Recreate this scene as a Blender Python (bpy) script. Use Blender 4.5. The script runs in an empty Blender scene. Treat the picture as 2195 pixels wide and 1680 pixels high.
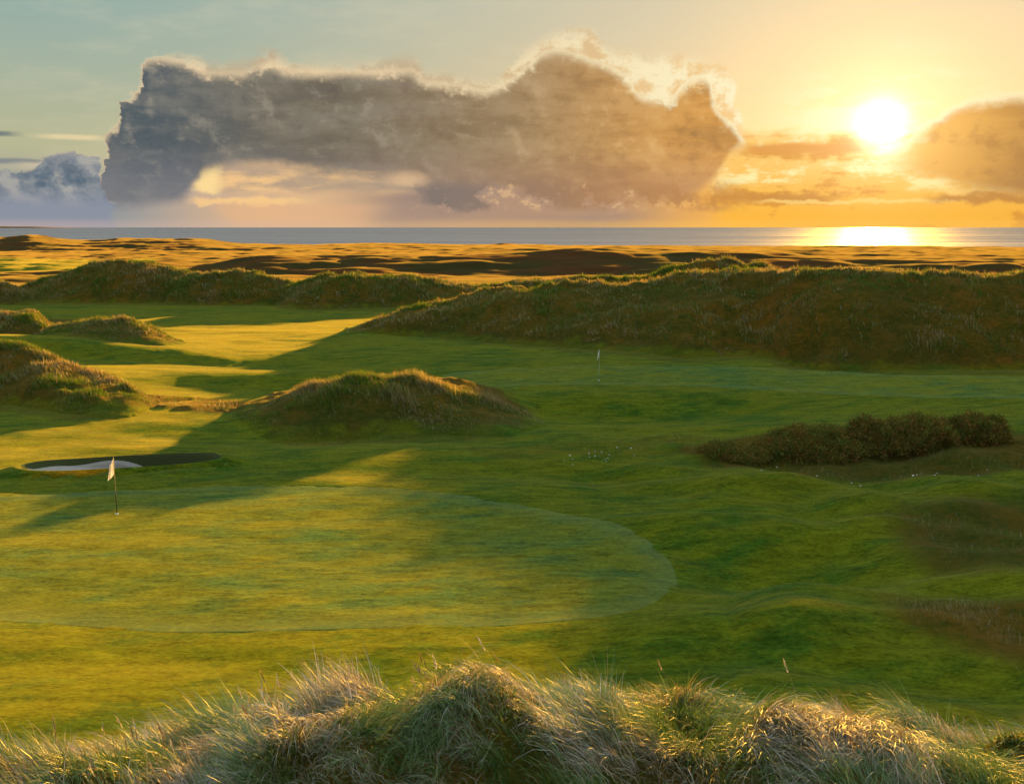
import bpy, math
import numpy as np
DBG = ''
rng = np.random.default_rng(7)
scene = bpy.context.scene
COL = scene.collection

# ------------------------------------------------------------------ camera
F = 2100.0; CX, CY = 1097.5, 840.0            # photo measured at 2195 x 1680
PITCH = math.atan((CY - 481.0) / F)
CAMZ = 10.7
sp, cp = math.sin(PITCH), math.cos(PITCH)
def ray(px, py):
    a = (np.asarray(px, float) - CX) / F; b = (CY - np.asarray(py, float)) / F
    return a, cp + b * sp, b * cp - sp
def pt(px, py, Y):
    a, y, z = ray(px, py)
    t = Y / y
    return a * t, CAMZ + z * t
def azel(px, py):
    a, y, z = ray(px, py)
    return np.degrees(np.arctan2(a, y)), np.degrees(np.arctan2(z, np.hypot(a, y)))
cam = bpy.data.cameras.new('camera'); camo = bpy.data.objects.new('camera', cam)
COL.objects.link(camo); scene.camera = camo
cam.sensor_width = 36.0; cam.lens = F / 2195.0 * 36.0
cam.clip_start = 0.1; cam.clip_end = 40000
camo.location = (0, 0, CAMZ); camo.rotation_euler = (math.pi / 2 - PITCH, 0, 0)

EXPO = 2.65; HAZE = 0
HIGH = (1.42, 1.70, 1.78)
SAZ, SEL = [float(v) for v in azel(1888, 266)]
scene.view_settings.view_transform = 'Standard'; scene.view_settings.look = 'None'
scene.view_settings.exposure = EXPO; scene.view_settings.gamma = 1.0
scene.view_settings.use_curve_mapping = False
scene.cycles.use_denoising = True
scene.cycles.max_bounces = 6; scene.cycles.transparent_max_bounces = 8
scene.cycles.volume_bounces = 0
scene.cycles.volume_max_steps = 64

sl = bpy.data.lights.new('sun', 'SUN'); slo = bpy.data.objects.new('sun', sl); COL.objects.link(slo)
sl.energy = 5.0; sl.angle = math.radians(0.6); sl.color = (1.0, 0.50, 0.06)
# lamp points along -Z ; sun sits at azimuth SAZ (from +Y to +X), elevation SEL
slo.rotation_euler = (math.radians(90 - SEL), 0, -math.radians(SAZ) + math.pi)
slo.rotation_euler = (math.radians(-(90 - SEL)), 0, -math.radians(SAZ))
slo.location = (0, 0, 60)

# ------------------------------------------------------------------ node helper
def lin(r, g, b):
    f = lambda c: (c / 255 / 12.92) if c / 255 <= .04045 else ((c / 255 + .055) / 1.055) ** 2.4
    return (f(r), f(g), f(b))
class E:
    """a value inside a node tree, with arithmetic"""
    def __init__(s, nt, sock): s.nt, s.s = nt, sock
    def _m(s, op, *a):
        n = s.nt.nodes.new('ShaderNodeMath'); n.operation = op
        for i, v in enumerate(a):
            if isinstance(v, E): s.nt.links.new(v.s, n.inputs[i])
            else: n.inputs[i].default_value = float(v)
        return E(s.nt, n.outputs[0])
    def __add__(s, o): return s._m('ADD', s, o)
    __radd__ = __add__
    def __sub__(s, o): return s._m('SUBTRACT', s, o)
    def __rsub__(s, o): return s._m('SUBTRACT', o, s)
    def __mul__(s, o): return s._m('MULTIPLY', s, o)
    __rmul__ = __mul__
    def __truediv__(s, o): return s._m('DIVIDE', s, o)
    def __neg__(s): return s._m('MULTIPLY', s, -1)
    def max(s, o): return s._m('MAXIMUM', s, o)
    def min(s, o): return s._m('MINIMUM', s, o)
    def abs(s): return s._m('ABSOLUTE', s)
    def pow(s, o): return s._m('POWER', s, o)
    def exp(s): return s._m('EXPONENT', s)
    def ss(s, a, b, lo=0., hi=1.):
        n = s.nt.nodes.new('ShaderNodeMapRange'); n.interpolation_type = 'SMOOTHSTEP'
        s.nt.links.new(s.s, n.inputs[0])
        for i, v in enumerate((a, b, lo, hi)): n.inputs[i + 1].default_value = v
        return E(s.nt, n.outputs[0])
    def curve(s, xs, ys):
        """piecewise smooth curve y(x)"""
        xs = list(map(float, xs)); ys = list(map(float, ys))
        x0, x1 = min(xs), max(xs); y0, y1 = min(ys), max(ys)
        if y1 - y0 < 1e-6: y1 = y0 + 1
        t = (s - x0) * (1.0 / (x1 - x0))
        n = s.nt.nodes.new('ShaderNodeFloatCurve'); c = n.mapping.curves[0]
        pts = sorted(((x - x0) / (x1 - x0), (y - y0) / (y1 - y0)) for x, y in zip(xs, ys))
        c.points[0].location = pts[0]; c.points[1].location = pts[-1]
        for p in pts[1:-1]: c.points.new(*p)
        for p in c.points: p.handle_type = 'AUTO_CLAMPED'
        n.mapping.extend = 'HORIZONTAL'; n.mapping.update()
        s.nt.links.new(t.s, n.inputs['Value'])
        return E(s.nt, n.outputs[0]) * (y1 - y0) + y0
def comb(nt, x, y, z):
    n = nt.nodes.new('ShaderNodeCombineXYZ')
    for i, v in enumerate((x, y, z)):
        if isinstance(v, E): nt.links.new(v.s, n.inputs[i])
        else: n.inputs[i].default_value = float(v)
    return n.outputs[0]
def noise(nt, vec, scale, detail=4, rough=.5, dist=0.0, w=None, out=0):
    n = nt.nodes.new('ShaderNodeTexNoise')
    if w is not None: n.noise_dimensions = '4D'; n.inputs['W'].default_value = w
    n.inputs['Scale'].default_value = scale; n.inputs['Detail'].default_value = detail
    n.inputs['Roughness'].default_value = rough; n.inputs['Distortion'].default_value = dist
    nt.links.new(vec, n.inputs['Vector'])
    return E(nt, n.outputs[out])
def mixc(nt, f, a, b, mode='MIX'):
    n = nt.nodes.new('ShaderNodeMix'); n.data_type = 'RGBA'; n.blend_type = mode
    n.clamp_factor = True
    if isinstance(f, E): nt.links.new(f.s, n.inputs[0])
    else: n.inputs[0].default_value = f
    for k, v in ((6, a), (7, b)):
        if isinstance(v, (tuple, list)): n.inputs[k].default_value = (*v[:3], 1)
        else: nt.links.new(v.s if isinstance(v, E) else v, n.inputs[k])
    return n.outputs[2]

# ------------------------------------------------------------------ sky
def build_world():
    w = bpy.data.worlds.new('World'); scene.world = w; w.use_nodes = True
    nt = w.node_tree; nt.nodes.clear()
    tc = nt.nodes.new('ShaderNodeTexCoord'); sx = nt.nodes.new('ShaderNodeSeparateXYZ')
    nt.links.new(tc.outputs['Generated'], sx.inputs[0])
    x, y, z = (E(nt, sx.outputs[i]) for i in range(3))
    az = x._m('ARCTAN2', x, y) * (180 / math.pi)
    el = x._m('ARCSINE', z) * (180 / math.pi)
    dx = (az - SAZ); dy = (el - SEL)
    sd = x._m('SQRT', dx * dx + dy * dy)              # angular distance to the sun
    sdw = x._m('SQRT', dx * dx * .55 + dy * dy)
    n1 = noise(nt, comb(nt, az, el * 1.25, 0), .30, 7, .62) - .5
    n2 = noise(nt, comb(nt, az + 31.7, el * 1.25 + 8.1, 0), .30, 6, .58) - .5
    nb = noise(nt, comb(nt, az, el * 1.3, 3.3), 1.0, 7, .66) - .5
    nbs = noise(nt, comb(nt, az + .45, (el + .22) * 1.3, 3.3), 1.0, 4, .6) - .5
    nbl = noise(nt, comb(nt, az, el * 1.3, 3.3), 1.0, 4, .6) - .5
    n1s = noise(nt, comb(nt, az + .9, (el + .5) * 1.25, 0), .30, 4, .6) - .5
    relief = (nbl - nbs) * 1.3 + (n1 - n1s) * 1.6
    puff = 1 - (nb.abs() * 4).min(1)                     # cauliflower lobes
    mott = noise(nt, comb(nt, az * .42, el * 1.5, 21.), .5, 7, .60)
    soft = noise(nt, comb(nt, az * .22 + el * .1, el * 1.3, 33.), .42, 3, .5)
    azw = az + n2 * 1.8 + nb * .9
    P = lambda pts: tuple(zip(*[azel(a, b) for a, b in pts]))
    A = lambda px: float(azel(px, 400)[0]); Le = lambda py, px=1100: float(azel(px, py)[1])
    C = lambda *c: tuple(k for k in lin(*c))
    add = lambda c, f, k: mixc(nt, f, c, k, 'ADD')
    # ---- clear sky
    sky = nt.nodes.new('ShaderNodeTexSky'); sky.sky_type = 'NISHITA'; sky.sun_disc = False
    sky.sun_elevation = math.radians(SEL); sky.sun_rotation = math.radians(SAZ)
    sky.air_density = 1.2; sky.dust_density = 1.5; sky.ozone_density = 1.5
    low = el.ss(0, 13)
    clear = mixc(nt, az.ss(-26, 14), mixc(nt, low, C(196, 190, 145), C(150, 177, 170)), mixc(nt, low, C(248, 205, 138), C(214, 202, 172)))
    clear = mixc(nt, sd.ss(1, 15, .85, 0), clear, C(252, 222, 168))
    mult = nt.nodes.new('ShaderNodeVectorMath'); mult.operation = 'SCALE'
    nt.links.new(sky.outputs[0], mult.inputs[0]); mult.inputs['Scale'].default_value = .10
    clear = mixc(nt, .10, clear, mult.outputs[0])
    clear = mixc(nt, mott.ss(.45, .75) * .22, clear, C(226, 212, 176))
    col = mixc(nt, el.ss(13.5, 40), clear, HIGH)          # sky above the frame, brightened beyond the rest to fill the shade
    near = sdw.ss(3, 22, 1, 0)
    rimc = mixc(nt, near, C(236, 210, 168), C(255, 244, 200))
    # ---- wisps left of the frame
    def strip(col, x0, x1, yc, h, c, amp=.2, k=1.):
        a0, a1 = A(x0), A(x1); e = Le(yc, (x0 + x1) / 2); hh = h / 36.6
        m = ((el - e + n1 * amp * 1.5 + nb * amp).abs() * (1 / hh)).ss(.2, 1.2, 1, 0) * azw.ss(a0, a0 + 1.6) * azw.ss(a1 - 1.6, a1, 1, 0)
        return mixc(nt, m * k, col, c)
    col = strip(col, -160, 80, 285, 6, C(116, 126, 124), .06)
    col = strip(col, 60, 260, 294, 6, C(226, 208, 162), .08)
    col = strip(col, -100, 140, 346, 7, C(126, 130, 128), .08)
    col = strip(col, 0, 210, 358, 10, C(224, 204, 164), .10)
    # ---- lower veil over the sea, lavender left, peach in the middle, gold right
    veil = mixc(nt, az.ss(A(150), A(620)), C(138, 148, 156), C(226, 184, 140))
    veil = mixc(nt, az.ss(A(640), A(900)), veil, C(160, 136, 122))
    veil = mixc(nt, az.ss(A(1250), A(1600)), veil, C(250, 182, 78))
    veil = mixc(nt, az.ss(A(1980), A(2190)), veil, C(206, 150, 92))
    veil = mixc(nt, soft.ss(.38, .62) * .30, veil, mixc(nt, az.ss(A(300), A(1500)), C(166, 158, 156), C(232, 170, 100)))
    top_v = el + n1 * 1.2
    col = mixc(nt, top_v.ss(Le(440), Le(315), 1, 0) * .96, col, veil)
    col = mixc(nt, az.ss(A(330), A(400)) * az.ss(A(1480), A(1600), 1, 0) * el.ss(Le(300), Le(200), 1, 0) * .9, col, veil)
    # bright window below the big bank
    win = az.ss(A(395), A(455)) * azw.ss(A(820), A(960), 1, 0) * (el + n1 * .5).ss(Le(425), Le(400)) * (el + nb * .5).ss(Le(378), Le(345), 1, 0)
    col = mixc(nt, win * (mott + soft * .5).ss(.62, .80, .15, 1), col, C(244, 198, 138))
    col = mixc(nt, win * (soft * .6 + mott * .5).ss(.62, .50) * .75, col, C(166, 148, 130))
    win2 = azw.ss(A(800), A(860)) * azw.ss(A(900), A(960), 1, 0) * (el + nb * .8).ss(Le(402), Le(392)) * (el + nb * .6).ss(Le(372), Le(360), 1, 0)
    col = mixc(nt, win2 * .75, col, C(222, 186, 144))
    knob = azw.ss(A(400), A(432)) * azw.ss(A(452), A(492), 1, 0) * (el + nb * .9).ss(Le(424), Le(410)) * (el + nb * .8).ss(Le(372), Le(352), 1, 0)
    col = mixc(nt, knob * .85, col, C(255, 222, 152))
    heap = azw.ss(A(385), A(430)) * azw.ss(A(580), A(700), 1, 0) * (el + nb * 1.2).ss(Le(446), Le(438)) * (el + nb * .9).ss(Le(432), Le(421), 1, 0)
    col = mixc(nt, heap * .85, col, C(250, 204, 138))
    shaft = (az + el * .9).ss(A(470), A(520)) * (az - el * .6).ss(A(730), A(830), 1, 0) * el.ss(Le(448), Le(430), 1, 0)
    col = mixc(nt, shaft * .55, col, C(232, 180, 134))
    # ---- broken gold under the sun
    gold = azw.ss(A(1500), A(1580)) * (el + n1 * .8).ss(Le(305, 1700), Le(270, 1700), 1, 0)
    col = mixc(nt, gold * .92, col, mixc(nt, el.ss(0, 3.6), C(252, 184, 62), C(250, 198, 102)))
    br = mott + nb * .35
    col = mixc(nt, gold * br.ss(.50, .62) * el.ss(1.2, 2.4), col, C(255, 238, 168))
    col = mixc(nt, gold * br.ss(.47, .36) * .8, col, C(216, 148, 62))
    hot = sdw.ss(.6, 5.2, 1, 0) * (el + n1).ss(Le(395, 1800), Le(310, 1800))
    col = mixc(nt, hot * br.ss(.42, .58), col, C(255, 248, 200))

    def deck(col, top, bot, body, wt=.45, n=.0, p=.0, rimw=.5, rimgain=1., opac=1., az0=None, az1=None, bsoft=.9, esoft=1.0, nlow=1.0):
        ta, te = P(top); ba, be = P(bot)
        T = azw.curve(ta, te); B = azw.curve(ba, be)
        dt = T - el + n1 * n + nb * p + (puff - .5) * (p * .35)
        db = el - B + (n2 * 1.2 + nb * .8) * nlow
        m = dt.ss(0, wt) * db.ss(-.2, bsoft)
        if az0 is not None: m = m * azw.ss(az0, az0 + esoft)
        if az1 is not None: m = m * azw.ss(az1 - esoft, az1, 1, 0)
        if rimgain:
            rim = (dt + n2 * .6).ss(0, rimw, 1, 0) * rimgain
            body = mixc(nt, rim, body, rimc)
        return mixc(nt, m * opac, col, body)
    # ---- body colours of the main bank
    body = mixc(nt, az.ss(A(250), A(700)), C(94, 103, 106), C(118, 109, 92))
    body = mixc(nt, az.ss(A(650), A(1250)), body, C(164, 136, 98))
    body = mixc(nt, az.ss(A(1050), A(1560)), body, C(214, 154, 78))
    crown = (azw.ss(A(1320), A(1370)) * azw.ss(A(1500), A(1560), 1, 0) * (el + nb * .9).ss(Le(215), Le(188)))
    body = mixc(nt, crown * (nb + n1).ss(-.12, .1) * .85, body, C(252, 228, 172))
    body = mixc(nt, mott.ss(.40, .68) * .45, body, mixc(nt, near, C(150, 142, 128), C(240, 186, 106)))
    body = mixc(nt, mott.ss(.52, .34) * .40, body, mixc(nt, az.ss(A(300), A(1400)), C(78, 88, 96), C(142, 112, 76)))
    body = mixc(nt, relief.ss(.02, .5) * .36, body, mixc(nt, near, C(176, 164, 144), C(255, 206, 126)))
    body = mixc(nt, relief.ss(-.02, -.5) * .42, body, mixc(nt, az.ss(A(300), A(1400)), C(66, 76, 86), C(146, 108, 66)))
    lobe = (puff.pow(2) * az.ss(A(520), A(250)) * el.ss(1.5, 4))
    body = mixc(nt, lobe * .5, body, C(66, 80, 90))
    body = mixc(nt, (el + n1 * 1.5).ss(Le(430), Le(290), 1, 0) * .55, body, mixc(nt, az.ss(A(300), A(1400)), C(134, 132, 138), C(180, 134, 104)))
    # cream wisps standing above and behind the bank
    topw = [(300, 140), (345, 108), (420, 108), (470, 130), (540, 128), (585, 100), (620, 118), (700, 128), (800, 124), (880, 116), (915, 148), (960, 152), (1040, 165), (1080, 158), (1105, 100), (1150, 78), (1210, 56), (1250, 50), (1300, 88), (1360, 102), (1420, 106), (1490, 118), (1545, 136), (1570, 160), (1585, 235), (1610, 262), (1640, 290)]
    col = deck(col, topw, [(300, 300), (1640, 330)], mixc(nt, (nb + n1).ss(-.12, .12), rimc, mixc(nt, near, C(196, 172, 138), C(248, 206, 140))), wt=1.0, n=1.0, p=1.1, rimgain=0, az0=A(300), az1=A(1600), esoft=.6, opac=.92)
    top = [(170, 470), (205, 440), (222, 330), (232, 285), (262, 262), (270, 205), (300, 175), (308, 132), (345, 122), (400, 130), (440, 152), (520, 156), (585, 138), (620, 150), (700, 150),
           (800, 150), (880, 150), (920, 176), (980, 180), (1040, 192), (1090, 178), (1140, 136), (1200, 104), (1240, 116), (1300, 140), (1345, 165), (1390, 205), (1430, 208), (1460, 180), (1500, 160), (1520, 190),
           (1550, 246), (1575, 276), (1595, 305), (1612, 350), (1640, 480)]
    bot = [(170, 455), (300, 450), (375, 442), (400, 425), (420, 395), (450, 372), (500, 362), (560, 362), (650, 374), (800, 388), (870, 382), (950, 398), (1050, 408), (1150, 428), (1300, 440), (1440, 436), (1510, 405), (1560, 350), (1600, 310), (1640, 300)]
    col = deck(col, top, bot, body, wt=.34, n=.5, p=.95, rimw=.80, rimgain=1.0, az0=A(190), az1=A(1620), bsoft=.7, esoft=.35, nlow=.6)
    # low broken heads under the bank, lavender with small lit edges
    lown = mott * .55 + (nb + .5) * .45
    lowm = azw.ss(A(840), A(940)) * azw.ss(A(1500), A(1640), 1, 0) * (el + n1).ss(Le(462), Le(440)) * (el + nb).ss(Le(412), Le(372), 1, 0)
    heads = (n2 * 1.3 + nb * .9 + (puff - .5) * .25)
    col = mixc(nt, lowm * heads.ss(-.05, -.22) * .5, col, C(236, 192, 138))
    col = mixc(nt, lowm * heads.ss(.0, .16) * .85, col, mixc(nt, az.ss(A(900), A(1500)), C(128, 116, 108), C(186, 134, 84)))
    # left blue-grey cumulus
    lb = mixc(nt, lown.ss(.40, .60), C(98, 114, 128), C(140, 144, 148))
    lb = mixc(nt, relief.ss(.0, .35) * .6, lb, C(186, 180, 168)); lb = mixc(nt, relief.ss(.0, -.35) * .5, lb, C(78, 96, 112))
    lb = mixc(nt, el.ss(Le(455), Le(400), 1, 0), lb, C(140, 146, 160))
    col = deck(col, [(-400, 300), (-200, 380), (0, 360), (60, 366), (100, 336), (150, 326), (200, 330), (225, 420), (330, 470)],
               [(-400, 520), (330, 520)], lb, wt=.22, n=.4, p=.8, rimw=.22, rimgain=.5, az1=A(250), bsoft=.3, nlow=.3, esoft=.5)
    # right bank beside the sun
    rb = mixc(nt, sdw.ss(1.0, 7.5), C(248, 188, 88), C(172, 126, 76))
    rb = mixc(nt, soft.ss(.4, .62) * .35, rb, C(238, 178, 88))
    rb = mixc(nt, relief.ss(.0, -.4) * .35, rb, C(166, 118, 68))
    rb = mixc(nt, mott.ss(.52, .36) * .25, rb, C(176, 122, 66))
    col = deck(col, [(1880, 330), (1940, 292), (1990, 258), (2040, 226), (2100, 202), (2150, 192), (2195, 190), (2400, 170), (2700, 210), (3200, 320)],
               [(1880, 370), (2000, 396), (2100, 420), (2195, 426), (3200, 430)], rb, wt=.6, n=.25, p=.5, rimw=1.1, rimgain=1.15, az0=A(1880), bsoft=.8, esoft=2.4, nlow=.4)
    col = strip(col, 1480, 1830, 423, 15, C(204, 142, 70), .8, .85)
    col = strip(col, 1600, 2100, 432, 5, C(255, 216, 126), .5, .7)
    col = strip(col, 1560, 1900, 318, 14, C(226, 160, 80))
    col = strip(col, 1960, 2330, 424, 11, C(190, 132, 70), .8, .8)
    # bright seam on the horizon
    col = mixc(nt, el.ss(-.1, .45, 1, 0) * .40, col, mixc(nt, az.ss(A(200), A(1500)), C(206, 180, 168), C(255, 196, 92)))
    col = mixc(nt, el.ss(-.6, -.15, 1, 0), col, C(120, 110, 90))
    # glow round the sun and the sun itself
    col = add(col, (sd * sd * -.09).exp() * .30, C(255, 220, 170))
    col = add(col, (sdw * -.30).exp() * .15, C(255, 188, 122))
    sc = nt.nodes.new('ShaderNodeVectorMath'); sc.operation = 'SCALE'
    nt.links.new(mixc(nt, 0., (1, .88, .62), (1, 1, 1)), sc.inputs[0]); nt.links.new(((sd * sd * -.95).exp() * 2.8).s, sc.inputs['Scale'])
    col = add(col, 1.0, sc.outputs[0])
    bg = nt.nodes.new('ShaderNodeBackground'); out = nt.nodes.new('ShaderNodeOutputWorld')
    nt.links.new(col, bg.inputs[0]); bg.inputs[1].default_value = 2 ** -EXPO
    nt.links.new(bg.outputs[0], out.inputs[0])
    w.cycles.sampling_method = 'MANUAL'; w.cycles.sample_map_resolution = 512
build_world()

# ------------------------------------------------------------------ numeric noise
def _grad_tab(seed, n=256):
    r = np.random.default_rng(seed); a = r.uniform(0, 2 * np.pi, n)
    return np.cos(a), np.sin(a), r.permutation(n)
def perlin(x, y, seed=0):
    gx, gy, pm = _grad_tab(seed)
    xi = np.floor(x).astype(np.int64); yi = np.floor(y).astype(np.int64)
    xf = x - xi; yf = y - yi
    u = xf * xf * xf * (xf * (xf * 6 - 15) + 10); v = yf * yf * yf * (yf * (yf * 6 - 15) + 10)
    def g(ix, iy, dx, dy):
        h = pm[(pm[ix & 255] + iy) & 255]
        return gx[h] * dx + gy[h] * dy
    a = g(xi, yi, xf, yf); b = g(xi + 1, yi, xf - 1, yf)
    c = g(xi, yi + 1, xf, yf - 1); d = g(xi + 1, yi + 1, xf - 1, yf - 1)
    return (a + u * (b - a)) * (1 - v) + (c + u * (d - c)) * v
def fbm(x, y, octv=4, seed=0, gain=.5):
    s = 0; a = 1.; f = 1.
    for i in range(octv):
        s = s + a * perlin(x * f + 13.7 * i, y * f - 7.3 * i, seed + i); a *= gain; f *= 2.03
    return s
def sst(x, a, b):
    t = np.clip((x - a) / (b - a), 0, 1); return t * t * (3 - 2 * t)
def smooth_interp(x, xs, ys):
    """monotone cubic (Fritsch-Carlson) interpolation, clamped outside"""
    xs = np.asarray(xs, float); ys = np.asarray(ys, float)
    h = np.diff(xs); dlt = np.diff(ys) / h
    m = np.zeros_like(ys); m[1:-1] = np.where(dlt[:-1] * dlt[1:] > 0, 2 * dlt[:-1] * dlt[1:] / (dlt[:-1] + dlt[1:] + 1e-12), 0)
    m[0], m[-1] = dlt[0], dlt[-1]
    x = np.clip(x, xs[0], xs[-1]); i = np.clip(np.searchsorted(xs, x) - 1, 0, len(h) - 1)
    t = (x - xs[i]) / h[i]; t2 = t * t; t3 = t2 * t
    return ((2 * t3 - 3 * t2 + 1) * ys[i] + (t3 - 2 * t2 + t) * h[i] * m[i] + (3 * t2 - 2 * t3) * ys[i + 1] + (t3 - t2) * h[i] * m[i + 1])

# ------------------------------------------------------------------ terrain
BY = [-60, 0, 16, 40, 60, 75, 100, 130, 165, 230, 300, 450, 650, 900, 1100, 1300]
BZ = [2.0, 1.0, .35, 0.0, 0.0, .15, -.2, -.7, -1.0, -2.4, -3.4, -5.0, -7.0, -9.2, -13.5, -16]
def base0(x, y):
    r = np.hypot(x, y * 1.0)
    yy = np.where(y > 0, r * .5 + y * .5, y)
    return smooth_interp(yy, BY, BZ)

class Ridge:
    """a ridge whose crest line is given in the world by photo bearing + distance"""
    def __init__(s, crest, D, wf, wb, kf=1.5, kb=1.5, ends=.02, k='dune', name='', label='', relief=.25, ext=(0, 0), lift=0.0):
        px = np.array([c[0] for c in crest], float); py = np.array([c[1] for c in crest], float)
        Dv = np.interp(px, [d[0] for d in D], [d[1] for d in D]) if isinstance(D, (list, tuple)) else np.full(len(px), float(D))
        X, Z = pt(px, py, Dv)
        s.u = X / Dv; s.X = X; s.D = Dv; s.Z = Z + lift
        s.wf, s.wb, s.kf, s.kb, s.ends, s.kind, s.name, s.label, s.relief, s.ext = wf, wb, kf, kb, ends, k, name, label, relief, ext
    def h(s, x, y, base):
        x, y = np.broadcast_arrays(np.asarray(x, float), np.asarray(y, float))
        wm = 30 if callable(s.wf) else s.wf
        u = x / np.maximum(y, 1.0)
        k = (y > s.D.min() - wm - .5) & (y < s.D.max() + s.wb + .5) & (y > 1) & (u > s.u[0] - s.ends - s.ext[0] - .01) & (u < s.u[-1] + s.ends + s.ext[1] + .01)
        out = np.zeros(x.shape)
        if k.any(): out[k] = s._h(x[k], y[k])
        return out
    def _h(s, x, y):
        u = x / np.maximum(y, 1.0)
        D = smooth_interp(u, s.u, s.D); Z = smooth_interp(u, s.u, s.Z)
        cb = base0(u * D, D)
        H = np.maximum(Z - cb, 0)
        if s.kind == 'dune': H = np.maximum(H - .10 * sst(H, 1.2, 0), 0)
        over = np.maximum(s.u[0] - s.ext[0] - u, u - s.u[-1] - s.ext[1])       # past the ends
        H = H * (1 - sst(over, 0, s.ends))
        t = y - D
        wf = s.wf(u) if callable(s.wf) else s.wf
        fs = 1.0
        if s.kind == 'dune':                       # the plan narrows where the crest comes down
            hm = s.Hm = getattr(s, 'Hm', None) or float(np.max(s.Z - base0(s.X, s.D)))
            fs = np.clip(H / (.38 * hm), .2, 1) ** .65
        q = np.where(t < 0, -t / (wf * fs), t / (s.wb * fs))
        k = np.where(t < 0, s.kf, s.kb)
        pr = np.where(q < 1, np.power(np.clip(1 - q ** 1.7, 0, 1), k), 0)
        return np.where(y > 1, H * pr, 0)

RL = []
def R(*a, **k): r = Ridge(*a, **k); RL.append(r); return r
# foreground dune under the photographer's feet
R([(-900, 1560), (-500, 1590), (-150, 1650), (0, 1640), (60, 1660), (130, 1670), (300, 1650), (450, 1592), (560, 1538), (650, 1535), (760, 1490), (880, 1480), (940, 1450), (1010, 1425), (1080, 1440), (1140, 1490),
   (1250, 1490), (1400, 1500), (1550, 1525), (1700, 1540), (1800, 1560), (1900, 1580), (2000, 1610), (2195, 1650), (2600, 1720), (3000, 1760)],
  [(-900, 10), (0, 9.6), (1010, 10.2), (1500, 10.6), (2195, 10.2)], 6.2, 7.0, 1.0, 1.2, k='fore', name='foreground_dune', relief=.28, ends=.4, lift=-.38)
# middle dunes
R([(440, 905), (500, 886), (560, 868), (620, 848), (700, 828), (780, 812), (865, 803), (930, 815), (1000, 832), (1050, 850), (1120, 868), (1200, 894), (1260, 914), (1330, 940)],
  [(440, 54), (865, 57), (1330, 53.5)], 6.0, 9, 1.05, 1.3, name='dune', label='isolated tussocky dune mound in the middle of the course, behind the flagged green', relief=.3)
R([(-500, 745), (-200, 728), (0, 742), (60, 750), (120, 770), (200, 805), (280, 830), (330, 855), (375, 872)],
  [(-500, 66), (0, 66), (375, 58)], 8, 10, 1.1, 1.3, name='dune', label='rough grassy dune at the left edge, nearest of those beyond the sand bunker', relief=.35)
R([(80, 722), (100, 712), (160, 696), (230, 688), (290, 694), (340, 714), (400, 736), (440, 748)],
  [(80, 92), (440, 88)], 7, 9, 1.1, 1.3, name='dune', label='small dark rounded dune on the left with a gold rimmed crest, beyond the left edge dune', relief=.25)
R([(-400, 680), (-150, 668), (0, 672), (40, 668), (75, 671), (105, 690), (140, 712)],
  [(-400, 100), (140, 100)], 6, 8, 1.1, 1.3, name='dune', label='sunlit dune shoulder cut by the left edge, just left of the small rounded dune', relief=.3)
# far left chain
R([(40, 622), (60, 618), (100, 600), (180, 574), (240, 563), (310, 561), (370, 580), (420, 598), (470, 615), (520, 630)],
  [(40, 158), (520, 158)], 12, 16, 1.15, 1.2, name='dune', label='tall smooth peaked green dune on the far left, highest of the far left chain', relief=.5)
R([(370, 618), (400, 598), (440, 588), (480, 584), (530, 585), (580, 593), (620, 610), (670, 630)],
  [(370, 152), (670, 150)], 9, 14, 1.15, 1.2, name='dune', label='middle dark hump of the far left chain of dunes', relief=.5)
R([(620, 625), (660, 606), (700, 595), (780, 590), (850, 590), (900, 597), (960, 607), (1010, 614), (1080, 625)],
  [(620, 145), (1080, 150)], 11, 14, 1.15, 1.2, name='dune', label='long low hump at the right end of the far left dune chain', relief=.5)
R([(-300, 610), (-60, 602), (0, 606), (30, 615), (50, 624)], 150, 6, 8, 1.1, 1.2, name='dune', label='dark toe of a dune peeping in at the far left edge below the pale strip', relief=.3)
# big right dune and the crest behind it
R([(715, 712), (740, 703), (800, 684), (860, 664), (1000, 632), (1060, 617), (1200, 611), (1330, 608), (1420, 596), (1480, 582), (1540, 574), (1600, 576), (1650, 578), (1680, 580), (1720, 576), (1790, 572), (1850, 578), (2000, 580), (2080, 586), (2195, 578), (2400, 560), (2700, 570), (3100, 600)],
  [(715, 100), (1000, 104), (1480, 100), (1630, 97), (1710, 88), (1790, 84.5), (2195, 84), (3100, 83)], lambda u: np.interp(u, [-.2, 0.0, .18, .30, .5], [3., 15., 22., 13.5, 12.5]), 20, 1.15, 1.2, name='dune', label='long high dark dune bank filling the right below the sun', relief=.55, lift=-.30)
R([(1040, 620), (1060, 608), (1120, 602), (1200, 599), (1380, 596), (1430, 580), (1480, 566), (1540, 558), (1600, 567), (1650, 574), (1700, 590)],
  [(1040, 118), (1700, 116)], 7, 10, 1.1, 1.2, name='dune', label='dark second crest showing just behind the peak of the right dune bank', relief=.35)
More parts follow.
